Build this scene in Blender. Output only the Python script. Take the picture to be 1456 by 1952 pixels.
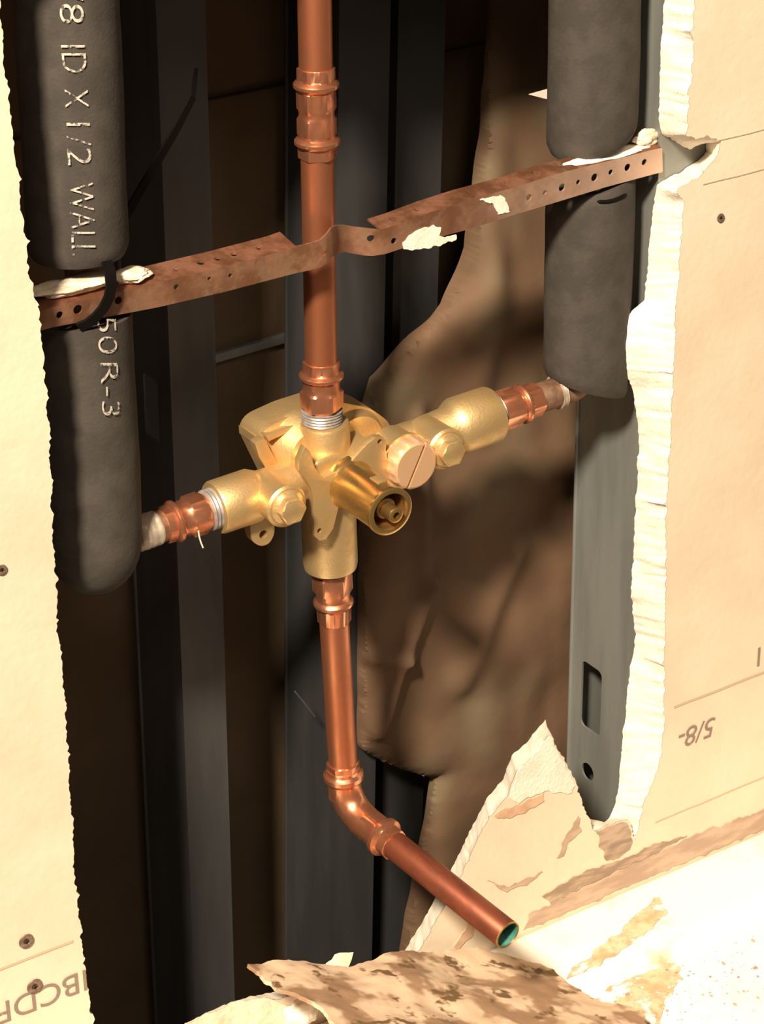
import bpy, bmesh, math, random
from mathutils import Vector, Matrix, noise
from mathutils.geometry import tessellate_polygon

for o in list(bpy.data.objects): bpy.data.objects.remove(o)
S = bpy.context.scene
COL = S.collection
PI = math.pi
rnd = random.Random(7)

# ------------------------------------------------------------------ camera
FPX = 4520.0
CR = Vector((0.83730145, -0.54649702, -0.01634897))   # image right
CD = Vector((-0.26348499, -0.37712972, -0.8878901))   # image down
CF = Vector((0.47906361, 0.74773938, -0.45976502))    # forward
CAM = Vector((-0.55840801, -0.87911519, 0.53337771))
cam = bpy.data.cameras.new('camera'); camo = bpy.data.objects.new('camera', cam); COL.objects.link(camo)
cam.sensor_fit = 'HORIZONTAL'; cam.sensor_width = 36; cam.lens = FPX/1456*36
cam.clip_start = 0.01; cam.clip_end = 50
camo.matrix_world = Matrix(((CR.x, -CD.x, -CF.x, CAM.x), (CR.y, -CD.y, -CF.y, CAM.y), (CR.z, -CD.z, -CF.z, CAM.z), (0, 0, 0, 1)))
S.camera = camo

# ------------------------------------------------------------------ world, lights, exposure
w = bpy.data.worlds.new('world'); S.world = w; w.use_nodes = True
w.node_tree.nodes['Background'].inputs[0].default_value = (1.0, 0.78, 0.58, 1)
w.node_tree.nodes['Background'].inputs[1].default_value = 0.11
def area(name, loc, aim, size, power, color):
    l = bpy.data.lights.new(name, 'AREA'); l.shape = 'DISK'; l.size = size; l.energy = power; l.color = color
    o = bpy.data.objects.new(name, l); COL.objects.link(o)
    o.location = loc; o.rotation_euler = (Vector(aim)-Vector(loc)).to_track_quat('-Z', 'Y').to_euler()
    return o
area('work_lamp', (-1.52, -1.25, 2.0), (0.02, 0, -0.02), 0.32, 176, (1.0, 0.83, 0.62))
area('ceiling_lamp', (-0.55, -1.7, 1.9), (0, 0, -0.1), 0.5, 8, (1.0, 0.82, 0.62))
S.view_settings.view_transform = 'Standard'; S.view_settings.look = 'None'
S.view_settings.gamma = 1.0; S.view_settings.use_curve_mapping = False
S.view_settings.exposure = 0.30

# ------------------------------------------------------------------ pixel -> point helpers (each on its own real plane)
def ray(px, py): return CR*((px-728)/FPX) + CD*((py-976)/FPX) + CF
def P(px, py, y):
    r = ray(px, py); return CAM + r*((y-CAM.y)/r.y)
def PX(px, py, x):
    r = ray(px, py); return CAM + r*((x-CAM.x)/r.x)
def PZ(px, py, z):
    r = ray(px, py); return CAM + r*((z-CAM.z)/r.z)
def PP(px, py, p0, n):
    r = ray(px, py); return CAM + r*((p0-CAM).dot(n)/r.dot(n))

# ------------------------------------------------------------------ materials
def nd(nt, t, **k):
    n = nt.nodes.new(t)
    for a, b in k.items(): setattr(n, a, b)
    return n
def material(name, col, rough=0.5, metal=0.0, col2=None, scale=60, lo=0.4, hi=0.62, bump=0.0, bscale=300, detail=6,
             col3=None, scale3=30, lo3=0.55, hi3=0.7, stretch=(1, 1, 1), rough2=None, spec=0.5, wear=0.0, wscale=400):
    m = bpy.data.materials.new(name); m.use_nodes = True; nt = m.node_tree
    b = nt.nodes['Principled BSDF']; L = nt.links.new
    b.inputs['Base Color'].default_value = (*col, 1); b.inputs['Roughness'].default_value = rough
    b.inputs['Metallic'].default_value = metal
    b.inputs['Specular IOR Level'].default_value = spec
    tc = nd(nt, 'ShaderNodeTexCoord'); mp = nd(nt, 'ShaderNodeMapping'); L(tc.outputs['Object'], mp.inputs[0])
    mp.inputs['Scale'].default_value = stretch
    def ramp(sc, lo, hi, seed):
        n = nd(nt, 'ShaderNodeTexNoise'); n.noise_dimensions = '4D'; n.inputs['W'].default_value = seed
        n.inputs['Scale'].default_value = sc; n.inputs['Detail'].default_value = detail; n.inputs['Roughness'].default_value = 0.6
        L(mp.outputs[0], n.inputs['Vector'])
        r = nd(nt, 'ShaderNodeMapRange'); r.interpolation_type = 'SMOOTHSTEP'
        r.inputs['From Min'].default_value = lo; r.inputs['From Max'].default_value = hi
        L(n.outputs['Fac'], r.inputs['Value']); return r.outputs[0]
    last = None
    if col2 is not None:
        f = ramp(scale, lo, hi, 1.3)
        mx = nd(nt, 'ShaderNodeMix', data_type='RGBA'); L(f, mx.inputs[0])
        mx.inputs[6].default_value = (*col, 1); mx.inputs[7].default_value = (*col2, 1); last = mx.outputs[2]
        if rough2 is not None:
            mr = nd(nt, 'ShaderNodeMapRange'); L(f, mr.inputs[0]); mr.inputs['To Min'].default_value = rough; mr.inputs['To Max'].default_value = rough2
            L(mr.outputs[0], b.inputs['Roughness'])
    if col3 is not None:
        f = ramp(scale3, lo3, hi3, 7.7)
        mx = nd(nt, 'ShaderNodeMix', data_type='RGBA'); L(f, mx.inputs[0])
        if last: L(last, mx.inputs[6])
        else: mx.inputs[6].default_value = (*col, 1)
        mx.inputs[7].default_value = (*col3, 1); last = mx.outputs[2]
    if last: L(last, b.inputs['Base Color'])
    if bump:
        n = nd(nt, 'ShaderNodeTexNoise'); n.inputs['Scale'].default_value = bscale; n.inputs['Detail'].default_value = 4
        L(mp.outputs[0], n.inputs['Vector'])
        bp = nd(nt, 'ShaderNodeBump'); bp.inputs['Strength'].default_value = 1; bp.inputs['Distance'].default_value = bump
        L(n.outputs['Fac'], bp.inputs['Height']); L(bp.outputs[0], b.inputs['Normal'])
    if wear:
        a = ramp(wscale, wear-0.06, wear+0.06, 3.1); L(a, b.inputs['Alpha'])
    return m
M = {}
M['copper'] = material('bright_copper', (0.86, 0.38, 0.22), 0.22, .9, (0.76, 0.30, 0.16), 90, rough2=0.36, bump=0.0001, bscale=150)
M['pipe'] = material('drawn_copper_tube', (0.68, 0.265, 0.14), 0.36, .88, (0.55, 0.195, 0.095), 55, rough2=0.46, stretch=(1, 1, .35))
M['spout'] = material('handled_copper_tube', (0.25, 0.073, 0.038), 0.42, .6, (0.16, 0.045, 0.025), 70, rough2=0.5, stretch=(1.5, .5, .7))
M['oldcopper'] = material('tarnished_copper', (0.21, 0.10, 0.06), 0.5, 0.7, (0.34, 0.22, 0.15), 60, rough2=0.7, bump=0.0004, bscale=200)
M['solder'] = material('grey_solder', (0.55, 0.48, 0.38), 0.5, 0.4, (0.40, 0.34, 0.27), 90, bump=0.0004)
M['verdigris'] = material('green_copper_bore', (0.04, 0.20, 0.16), 0.6, 0.2, (0.10, 0.30, 0.24), 120)
M['tape'] = material('thread_tape', (0.27, 0.25, 0.25), 0.45, 0.4, (0.38, 0.355, 0.345), 200)
M['brass'] = material('cast_brass', (0.74, 0.535, 0.27), 0.42, .8, (0.64, 0.44, 0.20), 60, rough2=0.54, bump=0.00016, bscale=700)
M['brassm'] = material('machined_brass', (0.60, 0.40, 0.15), 0.22, .9, (0.50, 0.32, 0.11), 60, rough2=0.32)
M['brassp'] = material('dull_pink_brass', (0.72, 0.46, 0.28), 0.5, 0.5, (0.66, 0.42, 0.24), 70, rough2=0.6, bump=0.0001, bscale=500)
M['dark'] = material('dark_recess', (0.03, 0.02, 0.012), 0.6, 0.3)
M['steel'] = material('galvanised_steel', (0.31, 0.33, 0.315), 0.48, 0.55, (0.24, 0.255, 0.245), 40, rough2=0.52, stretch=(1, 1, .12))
M['steeld'] = material('dull_galvanised_steel', (0.085, 0.086, 0.092), 0.6, 0.4, (0.060, 0.061, 0.064), 25, stretch=(1, 1, .15))  # galvanised steel with the deep cavity's shade put into its colour
M['steelb'] = material('dark_steel', (0.045, 0.047, 0.050), 0.6, 0.3, (0.030, 0.031, 0.033), 25, stretch=(1, 1, .15))  # darker still: stands in for shadow on the studs behind the riser
M['strap'] = material('corroded_copper_plated_steel', (0.24, 0.105, 0.058), 0.42, 0.7, (0.33, 0.155, 0.095), 70, rough2=0.6,
                      col3=(0.36, 0.21, 0.13), scale3=60, lo3=0.58, hi3=0.66, bump=0.0004, bscale=300)
M['strapw0'] = material('plaster_smeared_copper', (0.24, 0.11, 0.062), 0.45, 0.6, (0.33, 0.17, 0.105), 60, rough2=0.6,
                      col3=(0.31, 0.175, 0.11), scale3=75, lo3=0.54, hi3=0.60, bump=0.0003, bscale=300)
def strapmat():
    m = M['strapw0'].copy(); m.name = 'strap_face'; nt = m.node_tree; L = nt.links.new; b = nt.nodes['Principled BSDF']
    src = b.inputs['Base Color'].links[0].from_socket
    tc = nd(nt, 'ShaderNodeTexCoord'); sp = nd(nt, 'ShaderNodeSeparateXYZ'); L(tc.outputs['Object'], sp.inputs[0])
    mr = nd(nt, 'ShaderNodeMapRange'); L(sp.outputs[0], mr.inputs[0]); mr.inputs['From Min'].default_value = .09; mr.inputs['From Max'].default_value = .20
    mr.inputs['To Max'].default_value = .75
    mx = nd(nt, 'ShaderNodeMix', data_type='RGBA'); L(mr.outputs[0], mx.inputs[0]); L(src, mx.inputs[6]); mx.inputs[7].default_value = (0.78, 0.57, 0.45, 1)
    L(mx.outputs[2], b.inputs['Base Color']); return m
M['strapw'] = strapmat()
M['foam'] = material('black_foam', (0.046, 0.041, 0.036), 0.8, 0, (0.062, 0.054, 0.047), 60, bump=0.0002, bscale=600, spec=0.25)
M['ink'] = material('white_print', (0.50, 0.46, 0.41), 0.7, 0, wear=0.47, wscale=330)
M['paper'] = material('drywall_face_paper', (0.77, 0.66, 0.51), 0.85, 0, (0.70, 0.57, 0.43), 14, lo=0.35, hi=0.7, bump=0.0002, bscale=200,
                      col3=(0.62, 0.49, 0.36), scale3=9, lo3=0.60, hi3=0.75)
M['paperstain'] = material('stained_drywall_paper', (0.66, 0.53, 0.40), 0.85, 0, (0.45, 0.32, 0.23), 30, stretch=(.5, 1, 2), bump=0.0005)
M['gypsum'] = material('crumbled_gypsum', (0.86, 0.80, 0.70), 0.95, 0, (0.80, 0.72, 0.61), 90, bump=0.0004, bscale=500)
M['stamp'] = material('grey_stamp_ink', (0.27, 0.20, 0.155), 0.9, 0, wear=0.36, wscale=260)
M['crease'] = material('paper_seam_shadow_brown', (0.56, 0.43, 0.31), 0.9)
M['kraft'] = material('brown_kraft_batt', (0.145, 0.084, 0.048), 0.8, 0, (0.092, 0.054, 0.029), 16, lo=0.35, hi=0.65, col3=(0.155, 0.118, 0.07), scale3=11, lo3=0.5, hi3=0.66, bump=0.0008, bscale=40, detail=2)
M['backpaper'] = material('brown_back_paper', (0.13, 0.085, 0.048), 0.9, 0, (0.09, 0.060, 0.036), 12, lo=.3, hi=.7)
M['tub'] = material('white_enamel', (0.88, 0.83, 0.76), 0.5, 0, (0.85, 0.74, 0.62), 25, lo=0.5, hi=0.7, col3=(0.66, 0.42, 0.25), scale3=17, lo3=0.60, hi3=0.72)
M['torn'] = material('mottled_torn_paper', (0.62, 0.46, 0.32), 0.9, 0, (0.30, 0.18, 0.105), 34, lo=0.47, hi=0.57, col3=(0.15, 0.085, 0.03), scale3=60, lo3=0.57, hi3=0.64, bump=0.001, bscale=70, detail=3)
M['tornlight'] = material('torn_backing_paper', (0.66, 0.54, 0.41), 0.9, 0, (0.50, 0.38, 0.27), 60, bump=0.001)
M['plastic'] = material('black_nylon', (0.004, 0.003, 0.0026), 0.7, spec=.1)
M['rust'] = material('rusty_screw', (0.17, 0.11, 0.075), 0.55, 0.5, (0.30, 0.21, 0.15), 400)
M['white'] = material('white_paper_scrap', (0.75, 0.68, 0.6), 0.8)
M['plaster'] = material('dried_white_plaster', (0.78, 0.69, 0.56), 0.9, 0, (0.60, 0.47, 0.34), 110, bump=0.0016, bscale=200)

# ------------------------------------------------------------------ object helpers
def empty(name, loc, label, cat, group=None):
    o = bpy.data.objects.new(name, None); COL.objects.link(o); o.location = loc; o.empty_display_size = 0.01
    o['label'] = label; o['category'] = cat
    if group: o['group'] = group
    return o
def wl(o):
    v = Vector((0, 0, 0))
    while o: v += Vector(o.location); o = o.parent
    return v
def smooth_by_angle(bm, ang=40):
    for f in bm.faces: f.smooth = True
    c = math.radians(ang)
    for e in bm.edges:
        if len(e.link_faces) == 2:
            try:
                if e.calc_face_angle() > c: e.smooth = False
            except Exception: pass
def obj(name, bm, mat, parent=None, label=None, cat=None, group=None, kind=None, smooth=40, origin=None):
    """bm holds WORLD coordinates; link it as one mesh object."""
    bmesh.ops.remove_doubles(bm, verts=bm.verts, dist=1e-7)
    bmesh.ops.recalc_face_normals(bm, faces=bm.faces)
    if smooth: smooth_by_angle(bm, smooth)
    base = wl(parent) if parent else None
    if parent is None:
        if origin is None:
            n = max(1, len(bm.verts)); c = sum((v.co for v in bm.verts), Vector())/n
            origin = Vector((c.x, c.y, min(v.co.z for v in bm.verts)))
        base = Vector(origin)
    for v in bm.verts: v.co -= base
    me = bpy.data.meshes.new(name); bm.to_mesh(me); bm.free()
    mats = mat if isinstance(mat, (list, tuple)) else [mat]
    for m in mats: me.materials.append(m)
    o = bpy.data.objects.new(name, me); COL.objects.link(o)
    if parent: o.parent = parent
    else: o.location = base
    if label: o['label'] = label
    if cat: o['category'] = cat
    if group: o['group'] = group
    if kind: o['kind'] = kind
    return o
def frame(d):
    d = Vector(d).normalized()
    u = d.cross(Vector((0, 0, 1)))
    if u.length < 1e-3: u = Vector((1, 0, 0))
    u.normalize(); return d, u, d.cross(u).normalized()
def lathe(bm, prof, o, d, seg=48, cap=(True, True), rot=0.0, knurl=0):
    """prof: (t, r[, hex]) along d from o"""
    d, u, v = frame(d); o = Vector(o); rings = []
    for p in prof:
        t, r = p[0], p[1]; h = p[2] if len(p) > 2 else 0
        ring = []
        for k in range(seg):
            a = 2*PI*k/seg+rot; rr = r
            if h:
                b = (a % (PI/3))-PI/6; rr = r*((1-h)+h*math.cos(PI/6)*1.07/math.cos(b))
            if knurl: rr *= 1+knurl*(1 if (k % 4) < 2 else -1)*(1 if len(p) > 3 else 0)
            ring.append(bm.verts.new(o+d*t+(u*math.cos(a)+v*math.sin(a))*rr))
        rings.append(ring)
    for i in range(len(rings)-1):
        for k in range(seg):
            bm.faces.new((rings[i][k], rings[i][(k+1) % seg], rings[i+1][(k+1) % seg], rings[i+1][k]))
    if cap[0]: bm.faces.new(rings[0][::-1])
    if cap[1]: bm.faces.new(rings[-1])
    return rings
def tube(bm, pts, r, seg=24, cap=True):
    pts = [Vector(p) for p in pts]; rings = []; n = len(pts)
    u = None
    for i, p in enumerate(pts):
        t = (pts[min(i+1, n-1)]-pts[max(i-1, 0)]).normalized()
        if u is None: _, u, _ = frame(t)
        u = (u-t*u.dot(t)).normalized(); v = t.cross(u)
        rr = r[i] if isinstance(r, (list, tuple)) else r
        rings.append([bm.verts.new(p+(u*math.cos(2*PI*k/seg)+v*math.sin(2*PI*k/seg))*rr) for k in range(seg)])
    for i in range(n-1):
        for k in range(seg): bm.faces.new((rings[i][k], rings[i][(k+1) % seg], rings[i+1][(k+1) % seg], rings[i+1][k]))
    if cap: bm.faces.new(rings[0][::-1]); bm.faces.new(rings[-1])
def prism(bm, pts, off):
    """closed polygon pts extruded by vector off"""
    off = Vector(off); a = [bm.verts.new(p) for p in pts]; b = [bm.verts.new(Vector(p)+off) for p in pts]
    n = len(a)
    tr = tessellate_polygon([[Vector(p) for p in pts]])
    for t in tr:
        try: bm.faces.new([a[i] for i in t]); bm.faces.new([b[i] for i in t][::-1])
        except ValueError: pass
    for i in range(n): bm.faces.new((a[i], a[(i+1) % n], b[(i+1) % n], b[i]))
def box(bm, lo, hi):
    x0, y0, z0 = lo; x1, y1, z1 = hi
    prism(bm, [Vector((x0, y0, z0)), Vector((x1, y0, z0)), Vector((x1, y0, z1)), Vector((x0, y0, z1))], (0, y1-y0, 0))
def bevel(bm, w, seg=2, ang=30):
    bmesh.ops.remove_doubles(bm, verts=bm.verts, dist=1e-7)
    bmesh.ops.dissolve_limit(bm, angle_limit=0.01, verts=bm.verts, edges=bm.edges)
    bmesh.ops.recalc_face_normals(bm, faces=bm.faces)
    es = [e for e in bm.edges if len(e.link_faces) == 2 and e.calc_face_angle() > math.radians(ang)]
    bmesh.ops.bevel(bm, geom=es, offset=w, segments=seg, profile=0.6, affect='EDGES', clamp_overlap=True)
def nbm(): return bmesh.new()
def carve(bm, cut):
    """boolean difference of two bmeshes"""
    ms = []
    for b in (bm, cut):
        bmesh.ops.remove_doubles(b, verts=b.verts, dist=1e-7)
        bmesh.ops.recalc_face_normals(b, faces=b.faces)
        me = bpy.data.meshes.new('tmp'); b.to_mesh(me); b.free(); ms.append(me)
    oa = bpy.data.objects.new('tmp_a', ms[0]); ob = bpy.data.objects.new('tmp_b', ms[1])
    COL.objects.link(oa); COL.objects.link(ob)
    md = oa.modifiers.new('b', 'BOOLEAN'); md.operation = 'DIFFERENCE'; md.object = ob; md.solver = 'EXACT'; md.use_self = True
    dg = bpy.context.evaluated_depsgraph_get(); dg.update()
    res = bpy.data.meshes.new_from_object(oa.evaluated_get(dg))
    out = bmesh.new(); out.from_mesh(res)
    for o in (oa, ob): bpy.data.objects.remove(o)
    for m in ms+[res]: bpy.data.meshes.remove(m)
    return out
def text_mesh(s, size, fn, thick=0.0, detail=0.0012, shear=0.0, spacing=1.0, offset=0.0):
    """text as a mesh; fn maps flat (u right, v up) to a world point"""
    c = bpy.data.curves.new('tmp', 'FONT'); c.body = s; c.size = size; c.shear = shear; c.space_character = spacing
    c.align_x = 'LEFT'; c.resolution_u = 5; c.offset = offset
    o = bpy.data.objects.new('tmp', c); COL.objects.link(o)
    dg = bpy.context.evaluated_depsgraph_get(); dg.update()
    me = bpy.data.meshes.new_from_object(o.evaluated_get(dg)); bm = bmesh.new(); bm.from_mesh(me)
    bpy.data.objects.remove(o); bpy.data.curves.remove(c); bpy.data.meshes.remove(me)
    bmesh.ops.triangulate(bm, faces=bm.faces)
    for _ in range(4):
        es = [e for e in bm.edges if e.calc_length() > detail*1.6]
        if not es: break
        bmesh.ops.subdivide_edges(bm, edges=es, cuts=1); bmesh.ops.triangulate(bm, faces=bm.faces)
    for v in bm.verts: v.co = fn(v.co.x, v.co.y)
    return bm
def resample(pts, step):
    out = [pts[0]]
    for a, b in zip(pts, pts[1:]):
        n = max(1, int((b[0]-a[0]).length/step))
        for k in range(1, n+1):
            t = k/n; out.append(tuple(a[i].lerp(b[i], t) for i in range(len(a))))
    return out
def nz(p, s, seed=0): return noise.noise(Vector(p)*s+Vector((seed*7.1, seed*3.3, seed)))

# ================================================================== THE SETTING: cut drywall round the opening
T = 0.022
def board(name, pairs, outer, side, flip_rows=6, amp=0.0011):
    """pairs: (front point Y=0, back point Y=T) along the ragged cut; outer: closing corners (x,z)"""
    pairs = resample(pairs, 0.0012)
    F = []; B = []
    for f, b in pairs:
        j = nz(f, 420, 1)*amp*1.1 + nz(f, 120, 2)*amp*.9
        spike = max(0, nz(f, 300, 5)-.35)*amp*5
        j2 = nz(b, 380, 3)*amp*.8 + nz(b, 90, 4)*amp*.9
        F.append(Vector((f.x-side*(j+spike), 0, f.z+nz(f, 350, 8)*amp*.8)))
        B.append(Vector((b.x-side*j2, b.y, b.z+nz(b, 350, 9)*amp*.8)))
    root_bm = nbm()
    corners = [Vector((x, 0, z)) for x, z in outer]
    for y, line in ((0, F), (T, B)):
        poly = line+[Vector((c.x, y, c.z)) for c in corners]
        vs = [root_bm.verts.new((p.x, y, p.z)) for p in poly]
        for t in tessellate_polygon([[Vector((p.x, p.z, 0)) for p in poly]]):
            try: root_bm.faces.new([vs[i] for i in t])
            except ValueError: pass
    for a, b in zip(corners, corners[1:]):
        root_bm.faces.new([root_bm.verts.new(p) for p in (a, b, b+Vector((0, T, 0)), a+Vector((0, T, 0)))])
    wall = obj(name, root_bm, M['paper'], kind='structure', smooth=0, origin=(F[0].x, 0, 0))
    c = nbm(); rows = []
    n = flip_rows
    for r in range(n+1):
        t = r/n; row = []
        for f, b in zip(F, B):
            p = f.lerp(b, t)
            if 0 < r < n:
                q = Vector((p.x*.3, p.y, p.z)); p = p+Vector((nz(p, 70, 11), 0, nz(p, 70, 13)*.5))*0.0010 + Vector((nz(p, 300, 14), nz(p, 300, 15), 0))*0.0005
            if r == 0: p = p+Vector((0, 0.0002, 0))
            row.append(c.verts.new(p))
        rows.append(row)
    for r in range(n):
        for k in range(len(F)-1): c.faces.new((rows[r][k], rows[r][k+1], rows[r+1][k+1], rows[r+1][k]))
    obj('gypsum_core', c, M['gypsum'], wall, label='crumbly white gypsum along the cut', smooth=70)
    return wall
def pr_(px, py, bx=None, by=None):
    f = P(px, py, 0)
    b = P(bx, by, T) if bx is not None else f+Vector((0, T, 0))
    return (f, b)
def pd_(px, py):
    f = P(px, py, 0); return (f, f+Vector((.013, T, -.006)))
right_pairs = [(Vector((0.193, 0, 0.50)), Vector((0.1885, T, 0.50))),
    pr_(1330, -60, 1266, -60), pr_(1322, 40, 1265, 30), pr_(1322, 100, 1259, 85), pr_(1316, 170, 1257, 160), pr_(1310, 240, 1256, 225), pr_(1306, 256, 1262, 254),
    pr_(1326, 266, 1290, 272), pr_(1348, 258, 1312, 285), pr_(1360, 264, 1328, 278), pr_(1374, 270, 1345, 272), pr_(1368, 296, 1347, 288), pr_(1352, 318, 1330, 306), pr_(1330, 338, 1302, 324), pr_(1306, 352, 1276, 338), pr_(1292, 366, 1252, 352),
    pr_(1304, 385, 1246, 385), pr_(1298, 450, 1240, 440), pr_(1294, 520, 1234, 520), pr_(1290, 570, 1228, 572),
    pr_(1288, 600, 1205, 592), pr_(1286, 640, 1186, 620), pr_(1286, 680, 1180, 668), pr_(1284, 710, 1188, 700), pr_(1283, 745, 1204, 735), pr_(1280, 790, 1212, 780),
    pr_(1276, 870, 1218, 850), pr_(1272, 960, 1212, 950), pr_(1270, 1060, 1208, 1050), pr_(1268, 1150, 1202, 1140), pr_(1268, 1230, 1212, 1210), pr_(1266, 1300, 1200, 1280),
    pr_(1266, 1380, 1192, 1360), pr_(1262, 1440, 1184, 1440), pr_(1246, 1490, 1178, 1500), pr_(1228, 1530, 1172, 1530), pr_(1212, 1600, 1166, 1552), pr_(1198, 1562, 1160, 1560),
    pr_(1160, 1572, 1150, 1568), pr_(1133, 1584), pr_(1116, 1545), pr_(1100, 1500), pr_(1086, 1465), pr_(1064, 1432), pd_(1048, 1402),
    pd_(1030, 1425), pd_(1010, 1448), pd_(985, 1470), pd_(968, 1515), pd_(935, 1555), pd_(905, 1612), pd_(878, 1670), pd_(846, 1730), pd_(812, 1790), pd_(780, 1845), pd_(760, 1868)]
zb = P(760, 1868, 0).z
wall_right = board('wall_right', right_pairs, [(P(760, 1868, 0).x, -0.60), (0.9, -0.60), (0.9, 0.50)], 1)
def pe_(px, py):
    f = P(px, py, 0); return (f, f+Vector((0, T, -.012)))
left_pairs = [(Vector((-0.176, 0, 0.50)), Vector((-0.176, T, 0.50))),
    pr_(-6, -60), pr_(0, 35), pr_(9, 120), pr_(18, 200), pr_(28, 290), pr_(40, 370), pr_(46, 440), pr_(56, 520), pr_(74, 590), pr_(80, 650), pr_(88, 740), pr_(95, 830),
    pr_(97, 930), pr_(102, 1030), pr_(108, 1110), pr_(108, 1200), pr_(120, 1290), pr_(127, 1390), pr_(130, 1480), pr_(138, 1540), pr_(139, 1600), pr_(143, 1680),
    pr_(152, 1750), pr_(158, 1820), pr_(170, 1890), pr_(176, 1952), pr_(186, 2000), pe_(300, 2012), pe_(378, 1966), pe_(440, 1934), pe_(500, 1911), pe_(600, 1890), pe_(700, 1880), pe_(748, 1868)]
wall_left = board('wall_left', left_pairs, [(P(748, 1868, 0).x, -0.60), (-1.0, -0.60), (-1.0, 0.50)], -1)
# factory seams (tapered paper edges) and the stamped lettering on the face
def seam(parent, x0, x1, z, h, name='paper_seam'):
    b = nbm(); n = 60; pts = []
    for k in range(n+1):
        x = x0+(x1-x0)*k/n; pts.append((x, z+nz((x, 0, 0), 40, 3)*.0004))
    up = [Vector((x, -0.0003, zz+h/2)) for x, zz in pts]; dn = [Vector((x, -0.0003, zz-h/2)) for x, zz in pts]
    prism(b, up+dn[::-1], (0, 0.0006, 0)); obj(name, b, M['crease'], parent, label='thin brown seam line')
zs = -0.1905
seam(wall_left, -0.9, -0.181, zs, 0.0016); seam(wall_right, 0.2000, 0.88, zs, 0.0018)
seam(wall_right, 0.203, 0.88, P(1400, 336, 0).z, 0.0007); seam(wall_right, 0.211, 0.88, P(1420, 255, 0).z, 0.0006)
seam(wall_right, 0.19, 0.88, -0.266, 0.0009)
def flat_text(s, size, px, py, parent, shear=0.0, spacing=1.0):
    """printed upside down: reads right to left, rotated half a turn"""
    o = P(px, py, -0.0004)
    b = text_mesh(s, size, lambda u, v: Vector((o.x-u, -0.0004, o.z-v)), spacing=spacing, shear=shear)
    return obj('stamped_lettering', b, M['stamp'], parent, label='faded grey upside-down print', smooth=0)
flat_text('IBCDFC', 0.0185, 168, 1846, wall_left, spacing=1.0)
flat_text('5/8-', 0.0185, 1366, 1365, wall_right, shear=0.15, spacing=.95)
flat_text('I', 0.0185, 1453, 1232, wall_right)

# brownish strip of the right board above the tub, shadow painted into its colour
def face_patch(pts, parent, m, name='water_stain'):
    b = nbm(); q = []
    for k, p in enumerate(pts):
        a = P(*p, -0.0005); q.append(a)
    r = [a for (a,) in resample([(v,) for v in q+[q[0]]], 0.002)][:-1]
    for a in r: a.x += nz(a, 200, 2)*.0022; a.z += nz(a, 210, 3)*.0022
    prism(b, r, (0, 0.0007, 0)); obj(name, b, M[m], parent, label='brownish damp patch', smooth=0)
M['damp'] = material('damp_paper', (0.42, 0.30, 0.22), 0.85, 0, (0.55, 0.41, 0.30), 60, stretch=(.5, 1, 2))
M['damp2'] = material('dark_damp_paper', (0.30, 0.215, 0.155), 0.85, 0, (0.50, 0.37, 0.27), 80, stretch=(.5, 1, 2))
M['torn_face'] = material('torn_face_paper', (0.55, 0.34, 0.22), 0.85, 0, (0.65, 0.45, 0.30), 90)
face_patch([(1046, 1404), (1062, 1434), (1084, 1468), (1096, 1500), (1086, 1512), (1050, 1508), (1010, 1520), (985, 1532), (968, 1522), (986, 1474), (1012, 1450), (1030, 1428)], wall_right, 'gypsum', 'bare_gypsum')
face_patch([(1010, 1742), (1120, 1688), (1250, 1628), (1350, 1582), (1456, 1545), (1500, 1530), (1500, 1568), (1456, 1580), (1330, 1634), (1200, 1688), (1080, 1740), (995, 1776)], wall_right, 'damp')
face_patch([(1030, 1712), (1100, 1668), (1180, 1640), (1260, 1606), (1310, 1595), (1230, 1636), (1120, 1686), (1050, 1722)], wall_right, 'damp2', 'dark_stain')
face_patch([(1138, 1582), (1165, 1572), (1196, 1568), (1203, 1600), (1200, 1622), (1180, 1636), (1155, 1642), (1146, 1618)], wall_right, 'damp2', 'dark_stain')
face_patch([(942, 1556), (962, 1542), (1000, 1530), (1034, 1514), (1040, 1524), (1015, 1542), (985, 1556), (958, 1564), (946, 1562)], wall_right, 'torn_face', 'torn_face_patch')
face_patch([(1100, 1555), (1112, 1580), (1085, 1605), (1074, 1632), (1058, 1640), (1066, 1624), (1078, 1598)], wall_right, 'damp', 'paper_crease')
face_patch([(930, 1680), (965, 1692), (1010, 1672), (1034, 1662), (1005, 1686), (965, 1700)], wall_right, 'damp', 'paper_crease')
face_patch([(905, 1740), (918, 1738), (896, 1790), (872, 1812), (864, 1806), (885, 1776)], wall_right, 'torn_face', 'paper_crease')

b = nbm(); n = 120; pts = [Vector((-.30, 0, .62))]
for k in range(n+1):
    x = -.30+.60*k/n; pts.append(Vector((x, 0, .300+nz((x, 0, 0), 90, 4)*.003+nz((x, 0, 0), 300, 4)*.0015)))
pts.append(Vector((.30, 0, .62))); prism(b, [p+Vector((0, .0005, 0)) for p in pts], (0, T-.001, 0))
obj('wall_top', b, M['paper'], kind='structure', smooth=0)  # unseen wall piece, added above the view to shade the deep cavity
# far side of the cavity
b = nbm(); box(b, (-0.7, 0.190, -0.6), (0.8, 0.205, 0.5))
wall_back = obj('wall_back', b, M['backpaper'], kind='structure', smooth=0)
b = nbm(); box(b, (-0.7, 0.188, P(480, 170, .19).z-.001), (0.8, 0.1895, P(480, 170, .19).z))
obj('board_joint', b, M['dark'], wall_back, smooth=0)

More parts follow.
